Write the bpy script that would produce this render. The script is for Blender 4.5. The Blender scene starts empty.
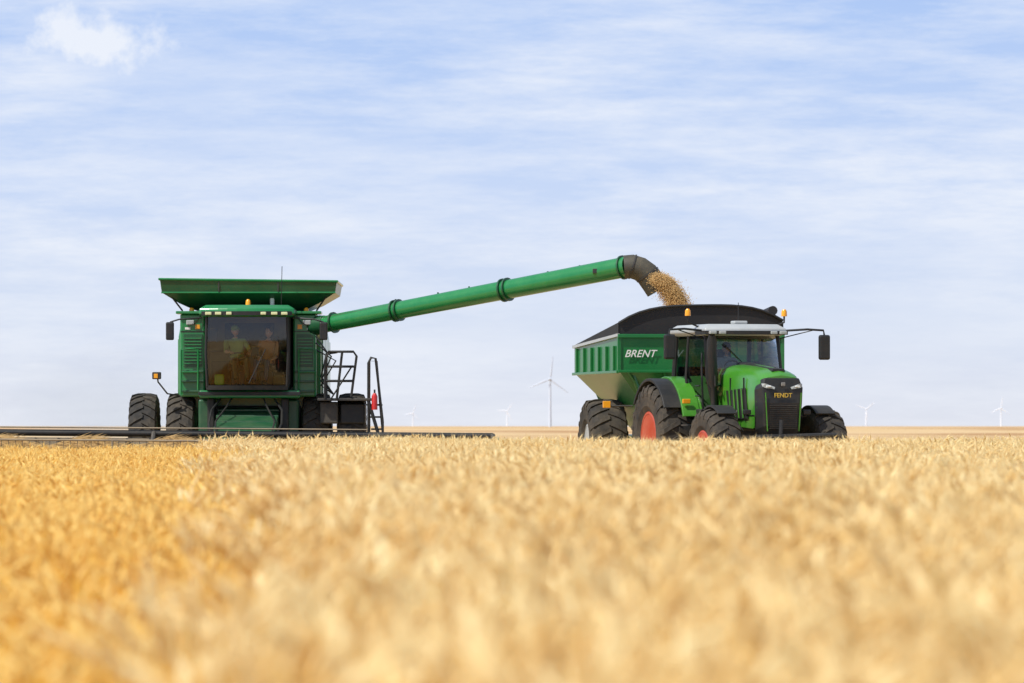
import bpy, bmesh, math, random
from math import sin, cos, pi, radians, atan2, sqrt
from mathutils import Vector, Matrix
random.seed(7)
R = random.Random(11)
scene = bpy.context.scene
scene.view_settings.view_transform = 'Standard'
scene.view_settings.look = 'None'
scene.view_settings.exposure = 0
F = 5689.0
HZ = 426.0
CAMZ = 1.3
def wp(px, py, d):
    return Vector(((px-512)/F*d, d, CAMZ+(HZ-py)/F*d))

# ------------------------------------------------------------------ materials
def newmat(name):
    m = bpy.data.materials.new(name); m.use_nodes = True
    nt = m.node_tree
    return m, nt, nt.nodes['Principled BSDF']
def N(nt, t, **kw):
    n = nt.nodes.new(t)
    for k, v in kw.items(): setattr(n, k, v)
    return n
def mixc(nt, fac, a, b, blend='MIX'):
    n = nt.nodes.new('ShaderNodeMix'); n.data_type = 'RGBA'; n.blend_type = blend
    for i, v in ((0, fac), (6, a), (7, b)):
        if hasattr(v, 'is_output') or isinstance(v, bpy.types.NodeSocket): nt.links.new(v, n.inputs[i])
        else:
            n.inputs[i].default_value = v if i == 0 else (*v, 1)
    return n.outputs[2]
def ramp(nt, src, stops):
    n = nt.nodes.new('ShaderNodeValToRGB')
    els = n.color_ramp.elements
    while len(els) < len(stops): els.new(0.5)
    for e, (p, c) in zip(els, stops):
        e.position = p; e.color = (c, c, c, 1) if not isinstance(c, tuple) else (*c, 1)
    nt.links.new(src, n.inputs[0]); return n.outputs[0]
def noise(nt, vec, scale, detail=4, rough=0.55):
    n = nt.nodes.new('ShaderNodeTexNoise'); n.inputs['Scale'].default_value = scale
    n.inputs['Detail'].default_value = detail; n.inputs['Roughness'].default_value = rough
    if vec is not None: nt.links.new(vec, n.inputs['Vector'])
    return n.outputs['Fac']
DUST = (0.42, 0.33, 0.21)
def paint(name, col, rough=0.35, dust=0.35, metal=0.0, coat=0.3, dustcol=DUST, vary=0.15):
    m, nt, b = newmat(name)
    tc = N(nt, 'ShaderNodeNewGeometry')
    n1 = noise(nt, tc.outputs['Position'], 1.7, 6, 0.65)
    n2 = noise(nt, tc.outputs['Position'], 14, 5, 0.6)
    f1 = ramp(nt, n1, [(0.35, 0.0), (0.75, 1.0)])
    sep = N(nt, 'ShaderNodeSeparateXYZ'); nt.links.new(tc.outputs['Position'], sep.inputs[0])
    mr = N(nt, 'ShaderNodeMapRange'); nt.links.new(sep.outputs['Z'], mr.inputs[0])
    mr.inputs[1].default_value = 0.8; mr.inputs[2].default_value = 3.0
    mr.inputs[3].default_value = dust; mr.inputs[4].default_value = dust*0.35
    mu = N(nt, 'ShaderNodeMath', operation='MULTIPLY'); nt.links.new(f1, mu.inputs[0]); nt.links.new(mr.outputs[0], mu.inputs[1])
    mu2 = N(nt, 'ShaderNodeMath', operation='MULTIPLY'); nt.links.new(mu.outputs[0], mu2.inputs[0])
    f2 = ramp(nt, n2, [(0.3, 0.5), (0.7, 1.3)]); nt.links.new(f2, mu2.inputs[1])
    dark = tuple(c*(1-vary) for c in col)
    base = mixc(nt, f1, dark, col)
    out = mixc(nt, mu2.outputs[0], base, dustcol)
    nt.links.new(out, b.inputs['Base Color'])
    rr = N(nt, 'ShaderNodeMapRange'); nt.links.new(mu2.outputs[0], rr.inputs[0])
    rr.inputs[1].default_value = 0; rr.inputs[2].default_value = 0.5
    rr.inputs[3].default_value = rough; rr.inputs[4].default_value = 0.85
    nt.links.new(rr.outputs[0], b.inputs['Roughness'])
    b.inputs['Metallic'].default_value = metal
    b.inputs['Coat Weight'].default_value = coat
    b.inputs['Coat Roughness'].default_value = 0.15
    return m
M = {}
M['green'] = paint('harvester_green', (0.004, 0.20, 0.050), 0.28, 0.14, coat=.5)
M['greend'] = paint('harvester_green_dark', (0.003, 0.080, 0.028), 0.42, 0.16)  # darker green than the main paint, with about the same dust
M['cgreen'] = paint('cart_green', (0.006, 0.16, 0.034), 0.35, 0.06)
M['tgreen'] = paint('tractor_green', (0.045, 0.25, 0.012), 0.28, 0.12, coat=0.6)
M['black'] = paint('black_plastic', (0.011, 0.012, 0.013), 0.5, 0.08, coat=0)
M['dark'] = paint('dark_steel', (0.024, 0.025, 0.027), 0.5, 0.28, coat=0)
M['spout'] = paint('spout_rubber', (0.045, 0.045, 0.035), 0.5, 1.0, coat=0, dustcol=(.22, .17, .10))
M['grey'] = paint('grey_steel', (0.20, 0.20, 0.20), 0.45, 0.5, coat=0)
M['reel'] = paint('reel_dusty', (0.24, 0.19, 0.13), 0.7, 0.9, coat=0)
M['tire'] = paint('tire_rubber', (0.019, 0.017, 0.015), 0.8, 0.50, coat=0, dustcol=(0.24, 0.18, 0.11))
M['rim_red'] = paint('rim_orange_red', (0.50, 0.045, 0.008), 0.4, 0.35)
M['rim_yel'] = paint('rim_yellow', (0.65, 0.42, 0.02), 0.4, 0.5)
M['white'] = paint('white_paint', (0.78, 0.78, 0.76), 0.4, 0.15)
M['roofgrey'] = paint('roof_grey', (0.42, 0.44, 0.44), 0.4, 0.2)
M['red'] = paint('red_paint', (0.6, 0.02, 0.015), 0.35, 0.05)
M['lime'] = paint('lime_plastic', (0.35, 0.6, 0.03), 0.5, 0.0)
M['tarp'] = paint('black_tarp', (0.009, 0.009, 0.011), 0.6, 0.06, coat=0)
M['interior'] = paint('cab_interior', (0.20, 0.15, 0.07), 0.8, 0.3, coat=0)
M['seatfab'] = paint('seat_fabric', (0.05, 0.042, 0.03), 0.8, 0.3, coat=0)
M['canvas'] = paint('draper_canvas', (0.20, 0.16, 0.11), 0.8, 0.8, coat=0)
M['skin'] = paint('skin', (0.5, 0.27, 0.17), 0.5, 0.0, coat=0)
M['hair'] = paint('hair', (0.05, 0.028, 0.015), 0.6, 0.0, coat=0)
M['shirt_y'] = paint('shirt_khaki', (0.30, 0.42, 0.12), 0.8, 0.0, coat=0, vary=.5)
M['khaki'] = paint('trousers_khaki', (0.16, 0.15, 0.07), 0.8, 0.0, coat=0, vary=.4)
M['shirt_o'] = paint('shirt_rust', (0.46, 0.17, 0.05), 0.8, 0.0, coat=0, vary=.5)
M['shirt_b'] = paint('shirt_grey_blue', (0.36, 0.44, 0.54), 0.8, 0.0, coat=0)
M['jeans'] = paint('jeans', (0.05, 0.08, 0.15), 0.8, 0.0, coat=0)
M['turb'] = paint('turbine_haze_tint', (0.60, 0.66, 0.78), 0.7, 0.0, coat=0)  # white turbine with bluish aerial haze painted into its colour
M['turb_far'] = paint('turbine_far_haze_tint', (0.80, 0.84, 0.93), 0.8, 0.0, coat=0, vary=.02)  # far turbines: more haze painted in, closer to the sky colour
def simple(name, col, rough=0.4, metal=0):
    m, nt, b = newmat(name)
    g = N(nt, 'ShaderNodeNewGeometry'); n = noise(nt, g.outputs['Position'], 30, 3)
    nt.links.new(mixc(nt, n, tuple(c*0.8 for c in col), col), b.inputs['Base Color'])
    b.inputs['Roughness'].default_value = rough; b.inputs['Metallic'].default_value = metal
    return m
M['amber'] = simple('amber_lens', (0.9, 0.38, 0.02), 0.2)
M['lens'] = simple('lamp_lens', (0.70, 0.72, 0.40), 0.15)
M['lensd'] = simple('head_lamp_lens', (0.40, 0.42, 0.41), 0.1)
M['lensb'] = simple('head_lamp_bright', (0.85, 0.87, 0.85), 0.1)
M['chrome'] = simple('mirror_glass', (0.7, 0.72, 0.75), 0.08, 1.0)
M['grain'] = simple('wheat_grain', (0.62, 0.41, 0.17), 0.7)
def glass(name, tint, ior=1.5):
    m, nt, b = newmat(name); nt.nodes.remove(b)
    tr = N(nt, 'ShaderNodeBsdfTransparent'); tr.inputs[0].default_value = (*tint, 1)
    gl = N(nt, 'ShaderNodeBsdfGlossy'); gl.inputs['Roughness'].default_value = 0.03
    fr = N(nt, 'ShaderNodeFresnel'); fr.inputs[0].default_value = ior
    mx = N(nt, 'ShaderNodeMixShader'); nt.links.new(fr.outputs[0], mx.inputs[0])
    nt.links.new(tr.outputs[0], mx.inputs[1]); nt.links.new(gl.outputs[0], mx.inputs[2])
    nt.links.new(mx.outputs[0], nt.nodes['Material Output'].inputs[0]); M[name] = m
glass('glass', (0.80, 0.82, 0.74), 1.75); glass('glass_tinted', (0.42, 0.50, 0.50), 1.8)

# ------------------------------------------------------------------ mesh helpers
def empty(name, loc=(0, 0, 0), rz=0):
    e = bpy.data.objects.new(name, None); scene.collection.objects.link(e)
    e.location = loc; e.rotation_euler = (0, 0, rz); e.empty_display_size = 0.3
    return e
def mk(name, verts, faces, mat, parent=None, bevel=0, smooth=False, solid=0):
    me = bpy.data.meshes.new(name); me.from_pydata([tuple(v) for v in verts], [], faces)
    bm = bmesh.new(); bm.from_mesh(me); bmesh.ops.recalc_face_normals(bm, faces=bm.faces); bm.to_mesh(me); bm.free()
    me.materials.append(M[mat] if isinstance(mat, str) else mat)
    ob = bpy.data.objects.new(name, me); scene.collection.objects.link(ob)
    if parent: ob.parent = parent
    if solid:
        s = ob.modifiers.new('s', 'SOLIDIFY'); s.thickness = solid
    if bevel:
        bv = ob.modifiers.new('b', 'BEVEL'); bv.width = bevel; bv.segments = 2; bv.limit_method = 'ANGLE'
    if smooth:
        for p in me.polygons: p.use_smooth = True
        try: me.set_sharp_from_angle(angle=radians(40))
        except Exception: pass
    return ob
def box(name, p, x0, x1, y0, y1, z0, z1, mat, bevel=0.015):
    v = [(x, y, z) for z in (z0, z1) for y in (y0, y1) for x in (x0, x1)]
    f = [(0, 1, 3, 2), (4, 5, 7, 6), (0, 1, 5, 4), (2, 3, 7, 6), (0, 2, 6, 4), (1, 3, 7, 5)]
    return mk(name, v, f, mat, p, bevel)
def loft(name, p, rings, mat, cap=True, bevel=0, smooth=False, closed=True, solid=0):
    n = len(rings[0]); v = [q for r in rings for q in r]; f = []
    for i in range(len(rings)-1):
        for j in range(n if closed else n-1):
            a = i*n+j; b_ = i*n+(j+1) % n
            f.append((a, b_, b_+n, a+n))
    if cap and closed:
        f.append(tuple(range(n))); f.append(tuple(range((len(rings)-1)*n, len(rings)*n)))
    return mk(name, v, f, mat, p, bevel, smooth, solid)
def rect(x0, x1, y0, y1, z):  return [(x0, y0, z), (x1, y0, z), (x1, y1, z), (x0, y1, z)]
def tube(name, p, pts, r, mat, seg=10, caps=True):
    pts = [Vector(q) for q in pts]; rs = r if isinstance(r, (list, tuple)) else [r]*len(pts)
    rings = []; up = None
    for i, q in enumerate(pts):
        t = (pts[min(i+1, len(pts)-1)]-pts[max(i-1, 0)]).normalized()
        if up is None:
            up = Vector((0, 0, 1)) if abs(t.z) < 0.9 else Vector((0, 1, 0))
        a = t.cross(up).normalized(); b_ = a.cross(t).normalized(); up = b_
        rings.append([q+(a*cos(2*pi*k/seg)+b_*sin(2*pi*k/seg))*rs[i] for k in range(seg)])
    return loft(name, p, rings, mat, cap=caps, smooth=True)
def lathe(name, p, prof, cx, cy, cz, mat, seg=48, axis='x', smooth=True):
    rings = []
    for (a, r) in prof:
        ring = []
        for k in range(seg):
            t = 2*pi*k/seg
            if axis == 'x': ring.append((cx+a, cy+r*cos(t), cz+r*sin(t)))
            else: ring.append((cx+r*cos(t), cy+r*sin(t), cz+a))
        rings.append(ring)
    return loft(name, p, rings, mat, cap=True, smooth=smooth)
def wheel(p, nm, x, y, R0, W, rimmat, side, nl=22, yaw=0, rf=.56):
    e = bpy.data.objects.new(nm, None); scene.collection.objects.link(e); e.parent = p
    e.location = (x, y, R0); e.rotation_euler = (0, 0, yaw)
    rr = R0*rf; h = W/2
    prof = [(-h*0.80, rr), (-h*0.98, rr+0.12*R0), (-h*1.0, R0*0.82), (-h*0.9, R0*0.92), (-h*0.6, R0*0.955), (0, R0*0.965),
            (h*0.6, R0*0.955), (h*0.9, R0*0.92), (h*1.0, R0*0.82), (h*0.98, rr+0.12*R0), (h*0.80, rr)]
    rings = [[(a, r*cos(2*pi*k/56), r*sin(2*pi*k/56)) for k in range(56)] for a, r in prof]
    v = [q for r in rings for q in r]; f = []
    n = 56
    for i in range(len(rings)-1):
        for j in range(n): f.append((i*n+j, i*n+(j+1) % n, (i+1)*n+(j+1) % n, (i+1)*n+j))
    for k in range(nl):
        for s in (-1, 1):
            t0 = 2*pi*(k+(0.5 if s > 0 else 0))/nl
            base = len(v); tw = 0.20*2*pi/nl
            steps = [(-0.04, 0.0, 0.955, 1.0), (0.45, 0.30, 0.945, 0.995), (0.88, 0.62, 0.90, 0.965), (1.02, 0.72, 0.76, 0.86)]
            for (xx, sk, r0, r1) in steps:
                t = t0+sk*2*pi/nl
                for (dt, r) in ((-tw, r0), (-tw*0.8, r1), (tw*0.8, r1), (tw, r0)):
                    v.append((s*xx*h, r*R0*cos(t+dt), r*R0*sin(t+dt)))
            for i in range(3):
                for j in range(3):
                    a = base+i*4+j; f.append((a, a+1, a+5, a+4))
            f.append((base, base+1, base+2, base+3)); f.append((base+12, base+13, base+14, base+15))
    mk('tire', v, f, 'tire', e)
    s = side
    prof = [(s*h*0.84, rr*1.03), (s*h*0.86, rr*0.93), (s*h*0.55, rr*0.88), (s*h*0.10, rr*0.80), (s*h*0.02, rr*0.35)]
    o = lathe('rim', e, prof, 0, 0, 0, rimmat, 40)
    lathe('hub', e, [(s*h*0.03, rr*.46), (s*h*.35, rr*.42), (s*h*.60, rr*.30), (s*h*.62, rr*.1)], 0, 0, 0, 'dark', 24)
    o2 = lathe('rim_back', e, [(-s*h*0.84, rr*1.03), (-s*h*0.7, rr*0.9), (-s*h*0.1, rr*0.84)], 0, 0, 0, 'dark', 40)
    for k in range(8):
        t = 2*pi*k/8
        tube('bolt', e, [(s*h*0.0, rr*0.62*cos(t), rr*0.62*sin(t)), (s*h*0.16, rr*0.62*cos(t), rr*0.62*sin(t))], 0.025, 'grey', 6)
    return e
def fender(name, p, x0, x1, y, z, r, a0, a1, mat, th=0.03, lip=0.1, seg=14):
    rings = []
    for i in range(seg+1):
        t = radians(a0+(a1-a0)*i/seg); c, s = cos(t), sin(t)
        def q(x, rr): return (x, y+rr*c, z+rr*s)
        rings.append([q(x0, r-lip), q(x0, r), q(x1, r), q(x1, r-lip), q(x1-th, r-lip), q(x1-th, r-th), q(x0+th, r-th), q(x0+th, r-lip)])
    return loft(name, p, rings, mat, bevel=0.01)
def text(name, p, s, size, loc, rot, mat, shear=0.0, ext=0.004, bold=0.0):
    c = bpy.data.curves.new(name, 'FONT'); c.body = s; c.size = size; c.extrude = ext; c.shear = shear; c.offset = bold
    c.materials.append(M[mat]); o = bpy.data.objects.new(name, c); scene.collection.objects.link(o)
    o.parent = p; o.location = loc; o.rotation_euler = rot
    return o

# ------------------------------------------------------------------ people
def skinned(name, verts, edges, rad, sub=2, root=0):
    me = bpy.data.meshes.new(name); me.from_pydata(verts, edges, [])
    ob = bpy.data.objects.new(name, me); scene.collection.objects.link(ob)
    md = ob.modifiers.new('k', 'SKIN'); md.use_smooth_shade = True
    for i, r in enumerate(rad): me.skin_vertices[0].data[i].radius = (r, r) if not isinstance(r, tuple) else r
    for i in range(len(rad)): me.skin_vertices[0].data[i].use_root = (i == root)
    sb = ob.modifiers.new('s', 'SUBSURF'); sb.levels = sub; sb.render_levels = sub
    bpy.context.view_layer.update()
    dg = bpy.context.evaluated_depsgraph_get()
    nm = bpy.data.meshes.new_from_object(ob.evaluated_get(dg))
    bpy.data.objects.remove(ob)
    o2 = bpy.data.objects.new(name, nm); scene.collection.objects.link(o2)
    for pl in nm.polygons: pl.use_smooth = True
    return o2
def person(loc, rz, shirt, pants, hair='hair', cap=None, reachL=(-0.17, -0.40, 0.36), reachR=(0.17, -0.40, 0.36), turn=0, longhair=False, lean=0.0):
    e = empty('person', loc, rz)
    e.rotation_euler = (0, lean, rz)
    wl, wr = Vector(reachL), Vector(reachR)
    el = (Vector((-0.19, 0.02, 0.52))+wl)/2+Vector((-0.07, 0.04, -0.10)); er = (Vector((0.19, 0.02, 0.52))+wr)/2+Vector((0.07, 0.04, -0.10))
    v = [(0, 0, .10), (0, .01, .28), (0, .03, .45), (0, .02, .57), (0, .0, .65),
         (-.19, .02, .52), tuple(el), tuple(wl), (.19, .02, .52), tuple(er), tuple(wr),
         (-.10, -.02, .08), (-.13, -.44, .12), (-.13, -.50, -.32), (-.13, -.64, -.36),
         (.10, -.02, .08), (.13, -.44, .12), (.13, -.50, -.32), (.13, -.64, -.36)]
    ed = [(0, 1), (1, 2), (2, 3), (3, 4), (2, 5), (5, 6), (6, 7), (2, 8), (8, 9), (9, 10), (0, 11), (11, 12), (12, 13), (13, 14), (0, 15), (15, 16), (16, 17), (17, 18)]
    rad = [(.16, .12), (.15, .11), (.17, .12), .07, .052, .07, .047, .03, .07, .047, .03, .09, .065, .045, .04, .09, .065, .045, .04]
    b = skinned('body', v, ed, rad); b.parent = e
    me = b.data; me.materials.clear()
    for k in (shirt, pants, 'skin', 'black'): me.materials.append(M[k])
    for pl in me.polygons:
        c = pl.center
        i = 0
        if c.z < 0.17: i = 1
        if c.z < -0.30: i = 3
        if c.z > 0.60: i = 2
        for (a, w_) in ((el, wl), (er, wr)):
            ax = (w_-a); t = (c-a).dot(ax)/ax.length_squared
            if t > 0.15 and (c-a-ax*max(0, min(1.2, t))).length < 0.07: i = 2
        pl.material_index = i
    for sgn, w_, a in ((-1, wl, el), (1, wr, er)):
        d = (w_-a).normalized(); lat = Vector((sgn, 0, 0)); lat = (lat-d*lat.dot(d)).normalized(); dn = Vector((0, 0, -1))
        vs = [w_, w_+d*.05, w_+d*.085]; es = [(0, 1), (1, 2)]; rs = [.026, (.036, .02), (.034, .018)]
        for k, L in enumerate((.055, .07, .075, .065)):
            o = lat*(k-1.5)*-.019; i0 = len(vs)
            vs += [w_+d*.095+o, w_+d*(.095+L*.5)+o+dn*.012, w_+d*(.095+L*.75)+o+dn*.045]; rs += [.010, .009, .008]
            es += [(2, i0), (i0, i0+1), (i0+1, i0+2)]
        i0 = len(vs); vs += [w_+d*.04-lat*.04, w_+d*.075-lat*.055+dn*.02]; rs += [.011, .009]; es += [(1, i0), (i0, i0+1)]
        h = skinned('hand', [tuple(q) for q in vs], es, rs, 1); h.parent = e; h.data.materials.append(M['skin'])
    hd = bpy.data.objects.new('head_joint', None); scene.collection.objects.link(hd); hd.parent = e
    hd.location = (0, -.015, .76); hd.rotation_euler = (0.08, 0, turn)
    bm = bmesh.new(); bmesh.ops.create_uvsphere(bm, u_segments=28, v_segments=20, radius=1)
    for q in bm.verts:
        x, y, z = q.co
        w = 1-0.22*max(0, -z)**1.5
        q.co = Vector((x*.077*w, y*.098*w-(.012 if z < -.3 and y < 0 else 0), z*.118))
        if y < -.5:
            nn = math.exp(-(x/.16)**2)*math.exp(-((z+.12)/.22)**2); q.co.y -= .026*nn
            q.co.y += .010*math.exp(-((abs(x)-.42)/.17)**2-((z-.06)/.13)**2)
            q.co.y -= .006*math.exp(-(x/.3)**2-((z+.48)/.09)**2)
    hm = bpy.data.meshes.new('head'); bm.to_mesh(hm); bm.free(); hm.materials.append(M['skin'])
    for pl in hm.polygons: pl.use_smooth = True
    ho = bpy.data.objects.new('head', hm); scene.collection.objects.link(ho); ho.parent = hd
    def ball(nm, c, s, mat):
        bm = bmesh.new(); bmesh.ops.create_uvsphere(bm, u_segments=16, v_segments=12, radius=1)
        for q in bm.verts: q.co = Vector((q.co.x*s[0]+c[0], q.co.y*s[1]+c[1], q.co.z*s[2]+c[2]))
        mm = bpy.data.meshes.new(nm); bm.to_mesh(mm); bm.free(); mm.materials.append(M[mat])
        for pl in mm.polygons: pl.use_smooth = True
        o = bpy.data.objects.new(nm, mm); scene.collection.objects.link(o); o.parent = hd; return o
    for s in (-1, 1):
        ball('ear', (s*.078, .008, -.005), (.012, .022, .032), 'skin')
        ball('eye', (s*.031, -.082, .007), (.012, .009, .008), 'white'); ball('pupil', (s*.031, -.090, .007), (.005, .003, .005), 'black')
        ball('eyebrow', (s*.031, -.092, .025), (.018, .006, .004), hair)
    ball('mouth', (0, -.096, -.056), (.022, .006, .005), 'red')
    ball('hair', (0, .018, .028), (.084, .098, .103), hair)
    if longhair: ball('long_hair', (0, .05, -.08), (.095, .06, .15), hair)
    if cap:
        ball('cap', (0, .004, .045), (.088, .106, .09), cap); ball('cap_brim', (0, -.12, .045), (.07, .06, .010), cap)
    return e

# ------------------------------------------------------------------ COMBINE
C = empty('combine_harvester', (-5.87, 126, 0))
def rr2(hx, y0, y1, z, tilt=0): return [(-hx, y0, z), (hx, y0, z-tilt), (hx, y1, z-tilt), (-hx, y1, z)]
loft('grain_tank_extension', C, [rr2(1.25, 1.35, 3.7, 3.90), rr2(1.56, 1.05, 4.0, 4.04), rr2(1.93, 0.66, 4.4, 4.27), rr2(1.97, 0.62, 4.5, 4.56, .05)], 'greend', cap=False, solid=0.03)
tube('tank_rim', C, [(-1.98, .61, 4.57), (1.98, .61, 4.52), (1.98, 4.5, 4.52), (-1.98, 4.5, 4.57), (-1.98, .61, 4.57)], 0.03, 'green', 6)
tube('tank_fold', C, [(-1.94, .645, 4.27), (1.94, .645, 4.27)], 0.02, 'green', 6)
for x in (-.66, .66): box('tank_seam', C, x-.012, x+.012, .615, .65, 4.29, 4.52, 'dark', 0)
for x in (-1.5, 1.5): tube('tank_hinge_rod', C, [(x, 1.2, 3.88), (x*1.18, .75, 4.25)], .02, 'dark', 6)
loft('grain_heap', C, [rect(-1.45, 1.45, 1.2, 3.9, 4.02), rect(-.9, .9, 1.8, 3.3, 4.3), rect(-.2, .2, 2.4, 2.7, 4.5)], 'grain', smooth=True)
loft('main_body', C, [rect(-1.45, 1.45, 1.5, 6.6, 1.15), rect(-1.6, 1.6, 1.45, 7.0, 1.7), rect(-1.6, 1.6, 1.4, 7.0, 3.3), rect(-1.5, 1.5, 1.4, 6.6, 3.86)], 'green', bevel=.06)
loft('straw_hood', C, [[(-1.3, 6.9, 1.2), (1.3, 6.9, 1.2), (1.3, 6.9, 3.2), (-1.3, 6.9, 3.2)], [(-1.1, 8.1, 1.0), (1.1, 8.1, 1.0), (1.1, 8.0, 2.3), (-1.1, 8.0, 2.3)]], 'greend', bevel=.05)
for s in (-1, 1):
    for k in range(3): box('side_panel', C, min(s*1.60, s*1.63), max(s*1.60, s*1.63), 1.7+k*1.75, 3.35+k*1.75, 1.75, 3.25, 'green', .01)
for s in (-1, 1):
    x0, x1 = (-1.53, -.97) if s < 0 else (.99, 1.50)
    box('shoulder', C, x0, x1, .8, 1.42, 1.95, 3.80, 'green', .04)
    box('shoulder_inset', C, x0+.08, x1-.06, .78, .80, 2.62, 3.35, 'greend', .004)
    for k in range(9): box('louvre', C, x0+.1, x1-.08, .755, .785, 2.68+k*.07, 2.705+k*.07, 'green', .003)
    for k in range(3): box('panel_step', C, x0+.04, x1-.02, .70, .79, 2.05+k*.22, 2.10+k*.22, 'greend', .01)
    box('panel_seam', C, x0+.01, x1-.01, .788, .80, 3.40, 3.42, 'black', 0)
    tube('handrail', C, [(s*1.50, .6, 2.0), (s*1.50, .6, 3.0), (s*1.30, .6, 3.02), (s*1.12, .6, 3.0), (s*1.12, .6, 2.1)], .02, 'green', 8)
    tube('handrail_bar', C, [(s*1.50, .6, 2.5), (s*1.12, .6, 2.5)], .016, 'green', 8)
    lathe('beacon', C, [(0, .06), (.09, .055), (.12, .03)], s*1.28, .95, 3.82, 'amber', 12, 'z')
    box('shoulder_lamp', C, s*1.30-.09, s*1.30+.09, .74, .82, 3.55, 3.66, 'lensd', .02)
    box('warning_decal', C, s*1.14-.05, s*1.14+.05, .790, .797, 3.46, 3.56, 'amber', 0)
    box('info_decal', C, s*1.36-.06, s*1.36+.06, .790, .797, 3.45, 3.50, 'white', 0)
    box('upper_lip', C, min(s*.95, s*1.62), max(s*.95, s*1.62), .7, 1.5, 3.80, 3.86, 'green', .01)
    tube('lamp_wire', C, [(s*1.05, .75, 3.78), (s*1.18, .72, 3.60), (s*1.3, .76, 3.55)], .010, 'black', 5)
def arc(hw, y, b, z, n=10): return [(-hw+2*hw*i/n, y-b*(1-((2*i/n)-1)**2), z) for i in range(n+1)]
def slab(hw, y, b, yb, z, n=10): return arc(hw, y, b, z, n)+[(hw, yb, z), (-hw, yb, z)]
loft('cab_roof', C, [slab(.98, -.10, .2, 1.7, 3.72), slab(1.06, -.18, .2, 1.75, 3.78), slab(1.05, -.15, .2, 1.75, 3.90), slab(.92, .0, .15, 1.7, 3.98)], 'green', bevel=.02)
loft('cab_roof_trim', C, [slab(1.0, -.22, .2, .2, 3.745), slab(1.0, -.22, .2, .2, 3.835)], 'black')
for x, w in ((-.84, .07), (-.62, .07), (-.38, .06), (.38, .06), (.62, .07), (.84, .07)):
    yy = -.24-.2*(1-x*x); box('work_lamp', C, x-w, x+w, yy-.03, yy+.05, 3.755, 3.82, 'lens', .012)
lathe('roof_beacon', C, [(0, .06), (.1, .05), (.13, .02)], 0.02, .1, 3.98, 'amber', 12, 'z')
loft('windscreen', C, [arc(.86, 0.02, .17, 2.22), arc(.89, -.05, .20, 2.9), arc(.87, -.02, .18, 3.73)], 'glass', cap=False, closed=False, smooth=True)
for s in (-1, 1):
    tube('cab_pillar', C, [(s*.88, .03, 2.18), (s*.91, -.04, 2.9), (s*.89, -.01, 3.76)], .03, 'black', 8)
    tube('cab_pillar_rear', C, [(s*.93, 1.2, 2.18), (s*.93, 1.2, 3.76)], .04, 'black', 8)
    mk('side_window', [(s*.90, .05, 2.2), (s*.93, 1.2, 2.2), (s*.93, 1.2, 3.74), (s*.89, 0, 3.74)], [(0, 1, 2, 3)], 'glass', C)
    tube('door_bar', C, [(s*.92, .5, 2.2), (s*.92, .5, 3.74)], .02, 'black', 6)
loft('cab_floor', C, [slab(.90, .03, .17, 1.5, 2.10), slab(.92, .03, .19, 1.5, 2.20)], 'black')
box('cab_back_wall', C, -.94, .94, 1.22, 1.30, 2.2, 3.75, 'interior')
box('rear_window', C, -.55, .55, 1.205, 1.218, 3.1, 3.60, 'seatfab', .0)
box('wall_seam', C, -.94, .94, 1.20, 1.218, 2.95, 3.0, 'black', 0)
for k in range(3): box('wall_pocket', C, -.85+k*.62, -.42+k*.62, 1.14, 1.22, 2.30, 2.75, 'seatfab', .03)
for xx, nm in ((-.22, 'operator_seat'), (.42, 'buddy_seat')):
    box(nm, C, xx-.24, xx+.24, .45, .9, 2.52, 2.66, 'seatfab', .04)
    box(nm+'_back', C, xx-.23, xx+.23, .9, 1.02, 2.62, 3.30, 'seatfab', .05)
    box(nm+'_base', C, xx-.15, xx+.15, .5, .85, 2.2, 2.52, 'black', .02)
tube('steering_column', C, [(-.22, .10, 2.2), (-.22, .15, 2.80)], .035, 'black', 8)
tube('steering_wheel', C, [(-.22+.19*cos(t*pi/8), .18+.07*sin(t*pi/8), 2.84+.17*sin(t*pi/8)*.5) for t in range(17)], .016, 'black', 6)
box('console', C, .02, .16, .3, .9, 2.45, 2.85, 'black', .03)
box('monitor', C, .08, .26, .05, .10, 2.85, 3.05, 'black', .01)
box('corner_monitor', C, -.82, -.66, .05, .10, 3.15, 3.45, 'black', .01)
box('lunch_cooler', C, .58, .82, .0, .25, 2.21, 2.42, 'khaki', .03)
box('lime_bag', C, -.72, -.50, -.02, .15, 2.21, 2.45, 'lime', .04)
tube('wiper', C, [(.05, -.19, 2.24), (.42, -.21, 3.0)], .012, 'black', 6)
person((-5.87-.24, 126.60, 2.66), 0.18, 'shirt_y', 'khaki', cap='shirt_y', reachL=(-.20, -.36, .30), reachR=(.24, -.40, .26), turn=.25, lean=-.07)
person((-5.87+.42, 126.60, 2.62), -.25, 'shirt_o', 'jeans', reachL=(-.10, -.35, .2), reachR=(.16, -.30, .15), turn=-.3, longhair=True, lean=.06)
box('cab_front_deck', C, -1.06, 1.16, .12, 1.4, 1.92, 2.09, 'green', .03)
box('deck_lip', C, -1.08, 1.18, .05, .12, 1.98, 2.06, 'black', .01)
box('axle_housing', C, -1.15, 1.15, 1.0, 1.75, .75, 1.75, 'black', .04)
for s in (-1, 1):
    box('final_drive', C, s*.98-.14, s*.98+.14, .75, 1.6, .6, 1.90, 'greend', .05)
    box('frame_plate', C, s*.82-.08, s*.82+.08, .4, .9, 1.15, 1.92, 'black', .03)
loft('feeder_house', C, [[(-.68, 1.0, .9), (.68, 1.0, .9), (.68, 1.0, 1.72), (-.68, 1.0, 1.72)], [(-.68, -2.3, .25), (.68, -2.3, .25), (.68, -2.3, .95), (-.68, -2.3, .95)]], 'greend', bevel=.03)
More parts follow.
